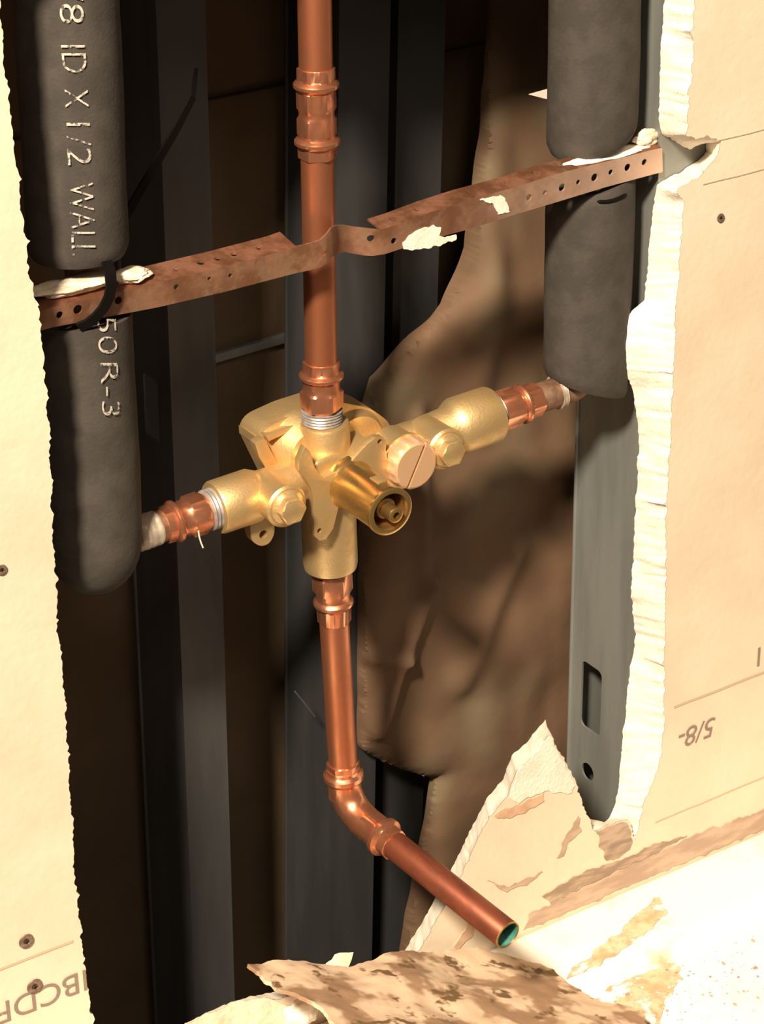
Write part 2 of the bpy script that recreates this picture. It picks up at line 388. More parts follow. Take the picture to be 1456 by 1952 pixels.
# ================================================================== steel studs
def cstud(name, xt, xb, y0, y1, label, fl=0.032, lip=0.007, t=0.0012, z0=-0.60, z1=0.50, slots=(), holes=(), m='steel', back=True):
    """C stud, web seen from the left; open side to the right. xt/xb: x of the web at z=+.2 / z=-.25"""
    root = empty(name, (xb, (y0+y1)/2, z0), label, 'stud')
    X = lambda z: xb+(xt-xb)*(z+0.25)/0.45
    def wpoly(x0, x1, ya, yb):
        bb = nbm()
        v = [Vector((X(z0)+x0, ya, z0)), Vector((X(z0)+x1, ya, z0)), Vector((X(z0)+x1, yb, z0)), Vector((X(z0)+x0, yb, z0))]
        o2 = Vector((X(z1)-X(z0), 0, z1-z0)); prism(bb, v, o2); return bb
    web = wpoly(0, t, y0, y1)
    if slots or holes:
        cut = nbm()
        for (yc, zc, hw, hh, r) in slots:
            pts = []
            for (sx, sz, a0) in ((1, 1, 0), (-1, 1, 90), (-1, -1, 180), (1, -1, 270)):
                for k in range(6):
                    a = math.radians(a0+90*k/5)
                    pts.append(Vector((X(zc)-0.01, yc+sx*(hw-r)+r*math.cos(a), zc+sz*(hh-r)+r*math.sin(a))))
            prism(cut, pts, (0.02, 0, 0))
        for (yc, zc, r) in holes:
            lathe(cut, [(-0.01, r), (0.01, r)], (X(zc), yc, zc), (1, 0, 0), 24)
        web = carve(web, cut)
    obj('web', web, M[m], root, smooth=20)
    obj('flange', wpoly(t, fl, y0, y0+t), M[m], root, smooth=20)
    if back: obj('flange', wpoly(t, fl, y1-t, y1), M[m], root, smooth=20)
    # rolled ridge along the far fold
    r = nbm(); tube(r, [Vector((X(z0)-0.0002, y1-0.0012, z0)), Vector((X(z1)-0.0002, y1-0.0012, z1))], 0.0013, 10)
    obj('fold', r, M[m], root)
    return root
XS = 0.1926
cstud_r = cstud('metal_stud', 0.1926, 0.1906, T+0.0005, 0.085, 'galvanised steel stud with slot and round hole beside the right-hand cut', fl=0.036,
      slots=[(PX(1131, 1330, XS).y, PX(1131, 1330, XS).z, 0.0095, 0.0225, 0.004)], holes=[(PX(1120, 1471, XS-.002).y, PX(1120, 1471, XS-.002).z, 0.0058)])
pt, pb = P(312, 300, .12), P(346, 1400, .12)
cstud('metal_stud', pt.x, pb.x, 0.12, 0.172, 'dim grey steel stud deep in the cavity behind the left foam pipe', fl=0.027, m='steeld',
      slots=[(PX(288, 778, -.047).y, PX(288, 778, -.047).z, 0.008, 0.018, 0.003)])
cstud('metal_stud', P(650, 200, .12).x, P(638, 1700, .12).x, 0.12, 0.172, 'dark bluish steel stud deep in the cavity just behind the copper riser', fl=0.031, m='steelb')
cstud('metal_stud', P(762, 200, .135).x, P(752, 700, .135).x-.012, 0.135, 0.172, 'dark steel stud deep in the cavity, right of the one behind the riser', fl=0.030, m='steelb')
# pale metal strip across the back wall, behind the riser
a, c = P(398, 690, .186), P(552, 640, .186)
b = nbm(); prism(b, [P(392, 682, .186), P(552, 636, .186), P(552, 652, .186), P(392, 698, .186)], (0, .004, 0)); bevel(b, .0006)
obj('metal_strip', b, M['steel'], label='thin pale horizontal metal strip on the dark back wall left of the riser', cat='metal strip')

# ================================================================== kraft insulation batt
def batt():
    yk = lambda py: .106 if py > 760 else (.106+(760-py)/760*.060)
    outline = [(925, -60), (905, 250), (880, 470), (838, 580), (775, 660), (722, 730), (709, 800), (706, 1100), (703, 1300), (703, 1438), (740, 1466), (790, 1482), (843, 1492), (838, 1530), (825, 1600), (806, 1700), (786, 1800), (770, 1900),
               (1150, 1900), (1150, -60)]
    poly = [P(x, y, yk(y)) for x, y in outline]; poly[-2].x = .28; poly[-1].x = .28
    q = [Vector((p.x, p.z, 0)) for p in poly]
    q = [a for (a,) in resample([(a,) for a in q+[q[0]]], .003)][:-1]
    bnd = [(a.x+nz(a, 50, 5)*.0016, a.y+nz(a, 50, 6)*.0016) for a in q]
    b = nbm(); b.faces.new([b.verts.new((x, z, 0)) for x, z in bnd]); st = .0035
    for ax_ in (0, 1):
        vals = [p[ax_] for p in bnd]; k = min(vals)+st
        while k < max(vals):
            co = [0, 0, 0]; co[ax_] = k; no = [0, 0, 0]; no[ax_] = 1
            bmesh.ops.bisect_plane(b, geom=list(b.verts)+list(b.edges)+list(b.faces), plane_co=co, plane_no=no); k += st
    bmesh.ops.triangulate(b, faces=b.faces)
    B2 = [Vector(p) for p in bnd]
    for v in b.verts:
        x, z = v.co.x, v.co.y; d = min((Vector((x, z))-p).length for p in B2)
        lean = max(0, z-.03)*.27
        y = .106+lean-nz((x, 0, z*.6), 15, 3)*.009-nz((x, 0, z*.5), 38, 6)*.003
        # hanging folds of the paper facing at the lower left
        for (x0, x1, z0, z1, h, w_) in ((.066, .104, -.215, -.125, .008, .005), (.100, .096, -.125, -.02, .006, .006), (.064, .092, -.165, -.172, .005, .004), (.125, .165, -.20, -.13, .006, .010), (.135, .150, -.03, .06, .006, .012)):
            a = Vector((x0, z0)); e = Vector((x1, z1)); ab = e-a; p = Vector((x, z)); t = max(0, min(1, (p-a).dot(ab)/ab.length_squared)); dd = (p-a-ab*t).length
            y -= h*math.exp(-(dd/w_)**2)
        y += .008*math.exp(-d/.005)
        v.co = Vector((x, max(.0905, min(.118+lean, y)), z))
    ext = bmesh.ops.extrude_face_region(b, geom=list(b.faces))
    for g in ext['geom']:
        if isinstance(g, bmesh.types.BMVert): g.co.y = .1185+max(0, g.co.z-.03)*.27
    return b
ib = obj('insulation_batt', batt(), M['kraft'], label='crumpled brown paper-faced insulation filling the cavity right of the riser', cat='insulation', smooth=60)

# ================================================================== copper plumbing
YP = 0.04
ax_top = P(598.5, -60, YP); ax_mid = P(614, 760, YP)
riser_d = (ax_top-P(612, 700, YP)).normalized()
def along(p0, p1, t): return p0.lerp(p1, t)
RB = P(612, 700, YP)                                        # riser lower reference
def on_riser(py):                                           # point of the riser axis at image row py
    z = P(605, py, YP).z; return RB+(ax_top-RB)*((z-RB.z)/(ax_top.z-RB.z))
rp = 0.0080
def pipe(name, p0, p1, r, m, label, bore='oldcopper', cat='pipe'):
    b = nbm(); d = (p1-p0); L = d.length
    lathe(b, [(0, r), (L-.0004, r), (L, r-.0004), (L, r-.0012), (L-.03, r-.0012)], p0, d, 40, cap=(True, True))
    return obj(name, b, M[m], label=label, cat=cat)
# upper tube, from the coupling out of the top of the picture
pipe('copper_pipe', on_riser(215), RB+(ax_top-RB)*1.55, rp, 'pipe', 'upright copper pipe above the top coupling, leaving the picture at the top')
pipe('copper_pipe', on_riser(742), on_riser(222), rp, 'pipe', 'long upright copper pipe crossed by the strap, between top coupling and valve')
def fitting(name, p0, p1, prof, label, m='copper', rot=0.0, tape=None, parent_label=None, cat='pipe fitting', hexed=None):
    """prof in (fraction, radius mm[, hex])"""
    d = p1-p0; L = d.length
    root = empty(name, p0, label, cat)
    b = nbm(); pr = [(t*L, r*.001)+((h[0],) if h else ()) for t, r, *h in prof]
    lathe(b, pr, p0, d, 60, rot=rot); obj('body', b, M[m], root, smooth=28)
    if tape:
        b = nbm(); t0, t1, r = tape; q = []
        n = 9
        for k in range(n+1):
            t = t0+(t1-t0)*k/n; q.append((t*L, (r+(.0 if k % 2 else -.55))*.001))
        lathe(b, q, p0, d, 48); obj('thread_tape', b, M['tape'], root, label='grey sealing tape on the thread', smooth=60)
    return root
bead = lambda c, r0, r1, w: [(c-w, r0), (c-w*.7, r0+(r1-r0)*.6), (c-w*.3, r1), (c+w*.3, r1), (c+w*.7, r0+(r1-r0)*.6), (c+w, r0)]
cprof = [(0, 8.1), (.005, 8.9, .8), (.13, 9.0, .8)]+bead(.18, 8.9, 10.9, .055)+[(.25, 8.7), (.27, 9.1, .8), (.44, 9.1, .8), (.47, 8.6), (.50, 8.4), (.53, 8.6), (.56, 9.1, .8), (.74, 9.1, .8), (.75, 9.0)]+bead(.81, 8.9, 10.9, .055)+[(.88, 8.9, .8), (.995, 8.7, .8), (1, 8.1)]
fitting('copper_coupling', on_riser(300), on_riser(128), cprof, 'bright copper press coupling high on the upright pipe above the strap', rot=.35)
aprof = [(0, 8.0), (.03, 8.3), (.10, 10.2, .9), (.40, 10.3, .9), (.44, 9.4), (.52, 9.0), (.60, 9.3, .5)]+bead(.72, 9.2, 11.2, .07)+[(.83, 9.0, .7), (.99, 8.8, .7), (1, 8.1)]
VT = on_riser(806)
fitting('copper_adapter', on_riser(786), on_riser(690), aprof, 'bright copper press adapter screwed into the top of the brass valve', tape=(-.22, .03, 10.4), rot=.2)
# lower drop
dt, dbm = P(631, 1080, YP), P(654, 1452, YP)
pipe('copper_pipe', P(635, 1150, YP), P(655, 1480, YP), rp*.98, 'pipe', 'straight copper pipe dropping from the valve to the elbow')
dprof = [(0, 8.0), (.04, 9.4), (.10, 10.0, .9), (.38, 10.0, .9), (.44, 9.0), (.50, 9.0)]+bead(.62, 9.0, 10.6, .08)+[(.74, 8.7, .7), (.985, 8.5, .7), (1, 8.0)]
fitting('copper_adapter', P(632, 1086, YP), P(637.5, 1184, YP), dprof, 'bright copper press adapter under the brass valve', tape=(-.08, .12, 9.3), rot=.2)
# elbow
e0, ec, e1 = P(653, 1452, YP), P(660.5, 1567, YP), None
s0 = P(706, 1596, 0.012); s1 = P(968, 1783, -0.088)
sd = (s1-s0).normalized(); dd_ = (ec-e0).normalized()
ec = s0-sd*0.030
ec = e0+dd_*((ec-e0).dot(dd_))
sd = (s1-ec).normalized()
root = empty('copper_elbow', e0, 'bright copper press elbow turning the drop pipe outwards', 'pipe fitting')
b = nbm(); Rr = 0.019; a = ec-dd_*Rr; c = ec+sd*Rr; pts = [e0+dd_*.004]
n = 12
for k in range(n+1):
    t = k/n; pts.append(a*(1-t)**2+ec*(2*t*(1-t))+c*t*t)
pts.append(ec+sd*(Rr+.012)); tube(b, pts, .0091, 40); obj('bend', b, M['copper'], root)
ep = [(0, 8.1), (.0004, 8.7, .6), (.0055, 8.8, .6), (.0065, 9.6), (.0075, 10.9), (.010, 11.0), (.0115, 10.0), (.0125, 9.1), (.021, 9.3, .7), (.022, 9.1)]
b = nbm(); lathe(b, [(t, r*.001)+tuple(h) for t, r, *h in ep], e0, dd_, 60, rot=.2); obj('socket', b, M['copper'], root, smooth=28)
se = ec+sd*(Rr+.022)
b = nbm(); lathe(b, [(t, r*.001)+tuple(h) for t, r, *h in ep], se, -sd, 60, rot=.2); obj('socket', b, M['copper'], root, smooth=28)
# spout stub: open tube with green bore
root = empty('copper_pipe', se, 'open-ended dark copper pipe poking out of the wall towards the tub', 'pipe')
b = nbm(); d = s1-(se-sd*.012); L = d.length
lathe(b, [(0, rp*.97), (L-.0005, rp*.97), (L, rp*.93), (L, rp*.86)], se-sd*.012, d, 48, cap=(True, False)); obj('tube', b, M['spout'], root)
b = nbm(); lathe(b, [(L, rp*.86), (L-.03, rp*.86)], se-sd*.012, d, 48, cap=(False, True)); obj('bore', b, M['verdigris'], root, label='green corroded inside')
b = nbm(); lathe(b, [(L-.0006, rp*.972), (L+.0002, rp*.965), (L+.0004, rp*.90), (L-.0002, rp*.85)], se-sd*.012, d, 48, cap=(False, False)); obj('cut_rim', b, M['brassm'], root, label='bright sawn rim')

# side supplies
AL = P(280, 1012, YP); AR = P(1060, 748, YP); ad = (AR-AL).normalized()
def on_arm(px):
    # point of the arm axis that shows at image column px
    lo, hi = -0.3, 0.6
    for _ in range(40):
        m_ = (lo+hi)/2; p = AL+ad*m_; q = p-CAM; x = 728+FPX*q.dot(CR)/q.dot(CF)
        if x < px: lo = m_
        else: hi = m_
    return AL+ad*lo
lprof = [(0, 8.2), (.005, 8.9, .8), (.17, 9.0, .8)]+bead(.26, 8.9, 10.8, .085)+[(.38, 8.8), (.44, 9.0, .6), (.52, 9.3), (.56, 10.2, .9), (.86, 10.3, .9), (.93, 9.4), (1, 8.8)]
fitting('copper_adapter', on_arm(310), on_arm(395), lprof, 'bright copper press adapter on the left side of the brass valve', tape=(.96, 1.30, 10.6), rot=.3)
rprof = [(0, 9.0), (.08, 10.2, .9), (.50, 10.4, .9), (.54, 9.3)]+bead(.64, 9.2, 10.8, .07)+[(.74, 8.9, .8), (.99, 8.9, .8), (1, 8.1)]
fitting('copper_adapter', on_arm(940), on_arm(1024), rprof, 'bright copper press adapter on the right side of the brass valve', tape=(-.16, .08, 10.8), rot=.1)
def supply(p_in, elbow, up, label, soldered):
    root = empty('supply_pipe', elbow, label, 'pipe')
    b = nbm(); a1 = elbow+(p_in-elbow).normalized()*.012; u1 = elbow+(up-elbow).normalized()*.012
    pts = [p_in]+[a1*(1-t)**2+elbow*2*t*(1-t)+u1*t*t for t in [k/8 for k in range(9)]]+[up]
    tube(b, pts, .0080, 32); obj('tube', b, M['oldcopper'], root)
    for (p, L_, r) in soldered:
        b = nbm(); n = 14
        lathe(b, [(L_*k/n, r*(1+.02*math.sin(k*1.7))*(1 if 0 < k < n else .93)) for k in range(n+1)], p, ad, 40)
        for v in b.verts:
            v.co += Vector((nz(v.co, 150, 1), nz(v.co, 150, 2), nz(v.co, 150, 3)))*.0006
        obj('solder_joint', b, M['solder'], root, label='pale grey solder and flux')
    return root
XL = P(178, 1000, YP).x; XR = 0.1617
def axz(x, z): return Vector((x, YP, z))
zl = on_arm(230).z
supply(on_arm(322), axz(XL+.004, zl), axz(XL+.006, .46), 'tarnished supply pipe coming out of the left foam tube', [(on_arm(258), .0125, .0087)])
supply(on_arm(1016), axz(XR, on_arm(1110).z), axz(XR, .46), 'tarnished brown supply pipe coming out of the right foam tube', [(on_arm(1058), .0035, .0092)])

# ================================================================== brass shower valve
VO = on_arm(628.5); VO = Vector((ax_mid.x+.001, YP, VO.z))
vroot = empty('shower_valve', VO, 'rough brass shower valve with four copper pipes joined to it', 'valve')
# central casting
b = nbm()
zt = P(618, 803, YP).z; zbt = P(632, 1082, YP).z
lathe(b, [(0, .0108), (0.0006, .0121), (.002, .0126), (.020, .0126), (.026, .0132), (.045, .0140), (.050, .0142), (zt-zbt-.004, .0142), (zt-zbt-.001, .0136), (zt-zbt, .0118)], (VO.x, YP, zt), (0.012, 0, -1), 48)
obj('body', b, M['brass'], vroot)
b = nbm()                                                    # left arm: cup, neck
pL = on_arm(408); LL = (VO-pL).length
lathe(b, [(0, .0100), (.0001, .0130), (.0014, .0137), (.0215, .0138), (.0235, .0128), (.027, .0112), (.040, .0112), (LL-.012, .0106), (LL, .0125)], pL, ad, 48); obj('inlet_arm', b, M['brass'], vroot)
b = nbm()                                                    # right arm
pR = on_arm(938); LR = (pR-VO).length
lathe(b, [(0, .0100), (.0001, .0146), (.0014, .0153), (.0225, .0153), (.0255, .0138), (.029, .0118), (.045, .0108), (LR-.014, .0106), (LR, .012)], pR, -ad, 48); obj('inlet_arm', b, M['brass'], vroot)
mY = Vector((0, -1, 0))
# screwdriver stops on each arm
def stop(face_px, face_y, axis_y, s, lab):
    f = P(*face_px, face_y); L = axis_y-face_y
    b = nbm(); lathe(b, [(0, .0105*s), (L-.013, .0108*s), (L-.010, .0112*s), (L-.0075, .0112*s), (L-.0062, .0100*s), (L-.006, .006*s)], f+Vector((0, L, 0)), mY, 40)
    o = obj('stop_barrel', b, M['brass'], vroot)
    b = nbm(); lathe(b, [(L-.0066, .0088*s), (L-.0055, .0090*s, .0), (L-.004, .0072*s, .9), (L-.0006, .0070*s, .9), (L, .0062*s, .7)], f+Vector((0, L, 0)), mY, 48, rot=.3)
    obj('stop_screw', b, M['brass'], o)
stop((561, 976), .010, YP, 1.0, 'left'); stop((866, 866), .0105, YP, 1.0, 'right')
# big slotted cap right of the sleeve
f = P(794, 889, .014)
b = nbm(); lathe(b, [(0, .0125), (.014, .0128), (.0145, .0140), (.0165, .0142)], f+Vector((0, .026, 0)), mY, 56); cp_ = obj('cap_seat', b, M['brass'], vroot)
b = nbm(); lathe(b, [(.0155, .0128), (.0165, .0133, 0, 1), (.0235, .0133, 0, 1), (.0252, .0126), (.026, .0115)], f+Vector((0, .026, 0)), mY, 56, knurl=.028)
cut = nbm(); q = Vector((.62, 0, .78)).normalized(); q = Vector((0.42, 0, 0.82)).normalized(); s_ = Vector((-q.z, 0, q.x))
prism(cut, [f+q*.02+s_*.0008, f-q*.02+s_*.0008, f-q*.02-s_*.0008, f+q*.02-s_*.0008], (0, .0022, 0))
for v in cut.verts: v.co.y -= .0006
obj('slotted_cap', carve(b, cut), M['brassp'], vroot, label='pinkish knurled cap with a screwdriver slot', smooth=25)
# rear housing
b = nbm()
def rrect(pts, r, n=6):
    out = []; m_ = len(pts)
    for i in range(m_):
        p, a, c = pts[i], pts[i-1], pts[(i+1) % m_]
        u = (a-p).normalized(); v = (c-p).normalized(); rr = r[i] if isinstance(r, (list, tuple)) else r
        s, e = p+u*rr, p+v*rr
        for k in range(n+1):
            t = k/n; out.append(s*(1-t)**2+p*2*t*(1-t)+e*t*t)
    return out
YH = .052
hp = [P(x, y, YH) for x, y in [(494, 850), (492, 822), (562, 790), (640, 765), (706, 778), (752, 812), (735, 870), (640, 935), (535, 935)]]
prism(b, rrect(hp, [.004, .009, .003, .003, .004, .009, .004, .003, .003]), (0, .020, 0)); bevel(b, .0012)
obj('rear_housing', b, M['brass'], vroot)
b = nbm()                                                    # raised rim on the left of the housing
prism(b, [P(x, y, .047) for x, y in [(486, 846), (505, 836), (512, 850), (530, 884), (524, 896), (506, 892), (494, 872)]], (0, .006, 0)); bevel(b, .0007)
obj('housing_rim', b, M['brass'], vroot)
b = nbm()
prism(b, [P(x, y, .047) for x, y in [(508, 832), (572, 806), (574, 814), (512, 842)]], (0, .006, 0)); bevel(b, .0006)
obj('housing_rim', b, M['brass'], vroot)
b = nbm(); cc = P(590, 862, .045)
lathe(b, [(0, .0205), (.004, .020), (.010, .0165), (.015, .0140)], Vector((cc.x, .055, cc.z)), mY, 48); obj('housing_dome', b, M['brass'], vroot)
b = nbm(); cc = P(700, 838, .045)
lathe(b, [(0, .0175), (.004, .0172), (.007, .0150), (.009, .0148)], Vector((cc.x-.004, .056, cc.z-.002)), mY, 48); obj('housing_dome', b, M['brass'], vroot)
# three-eared mounting plate round the sleeve
YE = .0205
ear = [(700, 846), (716, 834), (730, 833), (737, 842), (736, 858), (742, 888), (760, 906), (775, 925), (760, 942), (735, 930), (700, 930), (672, 926), (652, 938), (644, 975), (636, 1008), (622, 1028), (609, 1032), (599, 1022), (598, 985), (597, 948),
       (592, 930), (582, 914), (570, 898), (570, 880), (577, 862), (582, 851), (592, 862), (600, 890), (616, 912), (640, 900), (666, 884)]
b = nbm(); prism(b, [P(x, y, YE) for x, y in ear], (0, .0045, 0)); bevel(b, .0008)
cut = nbm()
for (x, y) in ((724, 842), (609, 1012)):
    lathe(cut, [(-.01, .0014), (.01, .0014)], P(x, y, YE), (0, 1, 0), 16)
obj('mounting_plate', carve(b, cut), M['brass'], vroot, label='three-eared plate with screw holes', smooth=30)
b = nbm(); prism(b, [P(x, y, YE+.004) for x, y in [(640, 868), (668, 868), (712, 840), (706, 880), (650, 925), (612, 932), (592, 895), (604, 880)]], (0, .018, 0)); bevel(b, .003, 3)
obj('plate_boss', b, M['brass'], vroot)
# lug under the left arm
YL = .036; lug = [P(x, y, YL) for x, y in [(478, 975), (524, 968), (523, 1018), (514, 1036), (498, 1042), (482, 1034), (477, 1015)]]
b = nbm(); prism(b, rrect(lug, .0025), (0, .006, 0)); bevel(b, .0006)
cut = nbm(); lathe(cut, [(-.01, .0024), (.02, .0024)], P(502, 1019, YL), (0, 1, 0), 20)
obj('mounting_lug', carve(b, cut), M['brass'], vroot, label='small lug with a screw hole')
# cartridge sleeve and stem
sv = Vector((P(745, 976, -.015).x, 0, P(745, 976, -.015).z)); tip_ = Vector((sv.x, -.015, sv.z))
b = nbm(); base = Vector((sv.x, .030, sv.z))
lathe(b, [(0, .0142), (.0075, .0142), (.0095, .0131), (.0115, .0121), (.041, .0121), (.0425, .0126), (.0445, .0126), (.045, .0120), (.045, .0098), (.0435, .0092), (.018, .0092)], base, mY, 56, cap=(True, True))
obj('cartridge_sleeve', b, M['brassm'], vroot, label='smooth turned brass sleeve')
b = nbm(); lathe(b, [(0, .0066), (.036, .0066), (.038, .0054), (.0405, .0054), (.041, .0040), (.0495, .0040), (.050, .0034), (.050, .0018), (.044, .0018)], base, mY, 36)
obj('stem', b, M['brassm'], vroot, label='hollow brass stem inside the sleeve')
b = nbm(); kp = P(703, 908, -.002); kk = Vector((sv.x+.0015, kp.y, sv.z+.0115))
box(b, (kk.x-.003, kk.y-.0035, kk.z-.0010), (kk.x+.003, kk.y+.0035, kk.z+.0012)); bevel(b, .0004)
obj('key_lug', b, M['brass'], vroot)

# ================================================================== bent perforated strap
def strap():
    root = empty('perforated_strap', P(560, 500, .02), 'bent coppery perforated angle strap running across the opening in front of the pipes', 'strap')
    # px of fold line (top of the front face), px of its bottom edge, depth
    cols = [(40, 603, 40, 641, .019), (100, 586, 100, 624, .019), (200, 562, 200, 605, .0195), (300, 539, 300, 586, .020), (430, 508, 430, 556, .020), (540, 479, 540, 527, .0200), (565, 470, 567, 520, .0195),
            (590, 464, 592, 515, .0185), (610, 458, 612, 509, .0175), (622, 447, 622, 503, .0168), (631, 435, 631, 492, .0175), (637, 431, 637, 487, .0205), (642, 430, 643, 484, .0245), (655, 429, 656, 480, .0265),
            (672, 432, 676, 484, .0265), (690, 434, 693, 487, .0240), (707, 436, 710, 488, .0215), (727, 438, 735, 484, .0195), (760, 428, 762, 475, .0190), (823, 404, 826, 455, .0190), (892, 382, 894, 437, .0190),
            (980, 358, 982, 409, .0190), (1060, 332, 1062, 385, .0190), (1150, 310, 1150, 358, .0190), (1248, 285, 1250, 331, .0190), (1262, 282, 1263, 328, .0190)]
    pts = [(P(a, b_, y), P(c, d, y)) for a, b_, c, d, y in cols]
    pts = resample(pts, .004)
    b = nbm(); t = .0010
    Ft = [b.verts.new(p[0]) for p in pts]; Fb = [b.verts.new(p[1]) for p in pts]
    Bt = [b.verts.new(p[0]+Vector((0, t, 0))) for p in pts]; Bb = [b.verts.new(p[1]+Vector((0, t, 0))) for p in pts]
    n = len(pts)
    for i in range(n-1):
        b.faces.new((Ft[i], Ft[i+1], Fb[i+1], Fb[i])); b.faces.new((Bt[i], Bb[i], Bb[i+1], Bt[i+1]))
        b.faces.new((Ft[i], Bt[i], Bt[i+1], Ft[i+1])); b.faces.new((Fb[i], Fb[i+1], Bb[i+1], Bb[i]))
    b.faces.new((Ft[0], Fb[0], Bb[0], Bt[0])); b.faces.new((Ft[-1], Bt[-1], Bb[-1], Fb[-1]))
    cut = nbm()
    holes = [(113, 600, 2.2), (148, 590, 2.9), (226, 573, 2.4), (337, 548, 1.7), (712, 457, 2.2), (750, 459, 2.0), (792, 446, 1.7), (953, 392, 2.6), (1007, 376, 2.2), (1037, 367, 1.6), (1070, 357, 2.6), (1101, 347, 1.7), (1132, 338, 2.7), (1163, 328, 1.9),
             (1195, 319, 2.6), (1227, 309, 2.2), (612, 480, 1.6), (440, 526, 1.3), (400, 532, 1.3)]
    for x, y, r in holes:
        lathe(cut, [(-.012, r*.00078), (.012, r*.00078)], P(x, y, .0195), (0, 1, 0), 16)
    obj('front_leaf', carve(b, cut), M['strapw'], root, smooth=45)
    def leaf(i0, i1, holes2, dy, dz, m):
        bb = nbm(); q = [p for p in pts if i0 <= p[0].x <= i1]
        A = [p[0]+Vector((0, 0.0002, 0)) for p in q]; Bk = [p[0]+Vector((0, dy, dz)) for p in q]
        Va = [bb.verts.new(p) for p in A]; Vb = [bb.verts.new(p) for p in Bk]
        Wa = [bb.verts.new(p-Vector((0, 0, t))) for p in A]; Wb = [bb.verts.new(p-Vector((0, 0, t))) for p in Bk]; m_ = len(A)
        for i in range(m_-1):
            bb.faces.new((Va[i], Vb[i], Vb[i+1], Va[i+1])); bb.faces.new((Wa[i], Wa[i+1], Wb[i+1], Wb[i]))
            bb.faces.new((Va[i], Va[i+1], Wa[i+1], Wa[i])); bb.faces.new((Vb[i], Wb[i], Wb[i+1], Vb[i+1]))
        bb.faces.new((Va[0], Wa[0], Wb[0], Vb[0])); bb.faces.new((Va[-1], Vb[-1], Wb[-1], Wa[-1]))
        cc_ = nbm()
        for fx, fy, r in holes2:
            x = i0+(i1-i0)*fx; k = min(range(len(q)), key=lambda j: abs(q[j][0].x-x)); c0 = A[k].lerp(Bk[k], fy)
            lathe(cc_, [(-.01, r*.0008), (.01, r*.0008)], c0, (0, 0, 1), 14)
        obj('top_leaf', carve(bb, cc_) if holes2 else bb, m, root, smooth=45)
    xl0, xl1 = pts[0][0].x, P(568, 468, .0195).x
    leaf(xl0, xl1, [(.58, .45, 1.6), (.66, .5, 2.4), (.74, .5, 2.0), (.80, .5, 2.0), (.88, .5, 1.8), (.5, .4, 1.4), (.44, .4, 1.5)], .0150, .0028, M['strap'])
    xr0, xr1 = P(727, 438, .0195).x, pts[-1][0].x
    leaf(xr0, xr1, [(.06, .5, 1.4), (.13, .5, 1.5), (.33, .5, 1.5), (.45, .5, 1.5), (.55, .55, 1.6)], .0125, .0018, M['strap'])
    return root
STR = strap()
# plaster on the strap
def blob(name, px, y, rx, ry, rz, label, m='plaster', seed=1, cat='plaster lump', parent=None, amp=.35):
    b = nbm(); bmesh.ops.create_icosphere(b, subdivisions=4, radius=1)
    c = P(*px, y)
    for v in b.verts:
        n_ = v.co.copy(); k = 1+nz(n_, 1.6, seed)*amp+nz(n_, 4.5, seed+3)*amp*.4
        v.co = c+Vector((n_.x*rx, n_.y*ry, n_.z*rz))*k
    return obj(name, b, M[m], parent, label=label, cat=cat, smooth=80)
blob('plaster_lump', (148, 543), .0285, .0225, .0075, .0032, 'wide dried plaster lump on the strap at the left foam pipe', seed=2)
blob('plaster_lump', (248, 524), .0275, .0095, .0070, .0028, 'small dried plaster lump on the strap right of the cable tie', seed=5)
blob('plaster_lump', (1165, 296), .0255, .026, .0060, .0026, 'long white plaster ridge on the right end of the strap', seed=9, m='gypsum')

blob('plaster_lump', (1232, 262), .026, .0075, .0035, .0042, 'small plaster lump above the strap where it meets the right-hand cut', seed=14)
# white smears stuck on the strap's front face
for pts in ([(768, 462), (786, 446), (800, 438), (826, 430), (842, 434), (838, 448), (850, 456), (870, 448), (868, 458), (820, 472), (792, 476), (770, 474)],
            [(914, 380), (940, 375), (960, 374), (968, 388), (972, 404), (950, 410), (944, 396), (938, 386)]):
    b = nbm(); q = [P(x, y, .0186) for x, y in pts]; q = [a for (a,) in resample([(a,) for a in q+[q[0]]], .001)][:-1]
    for a in q: a.x += nz(a, 400, 2)*.0012; a.z += nz(a, 400, 3)*.0010
    prism(b, q, (0, .0009, 0)); obj('plaster_smear', b, M['gypsum'], STR, label='white plaster smear', smooth=0)
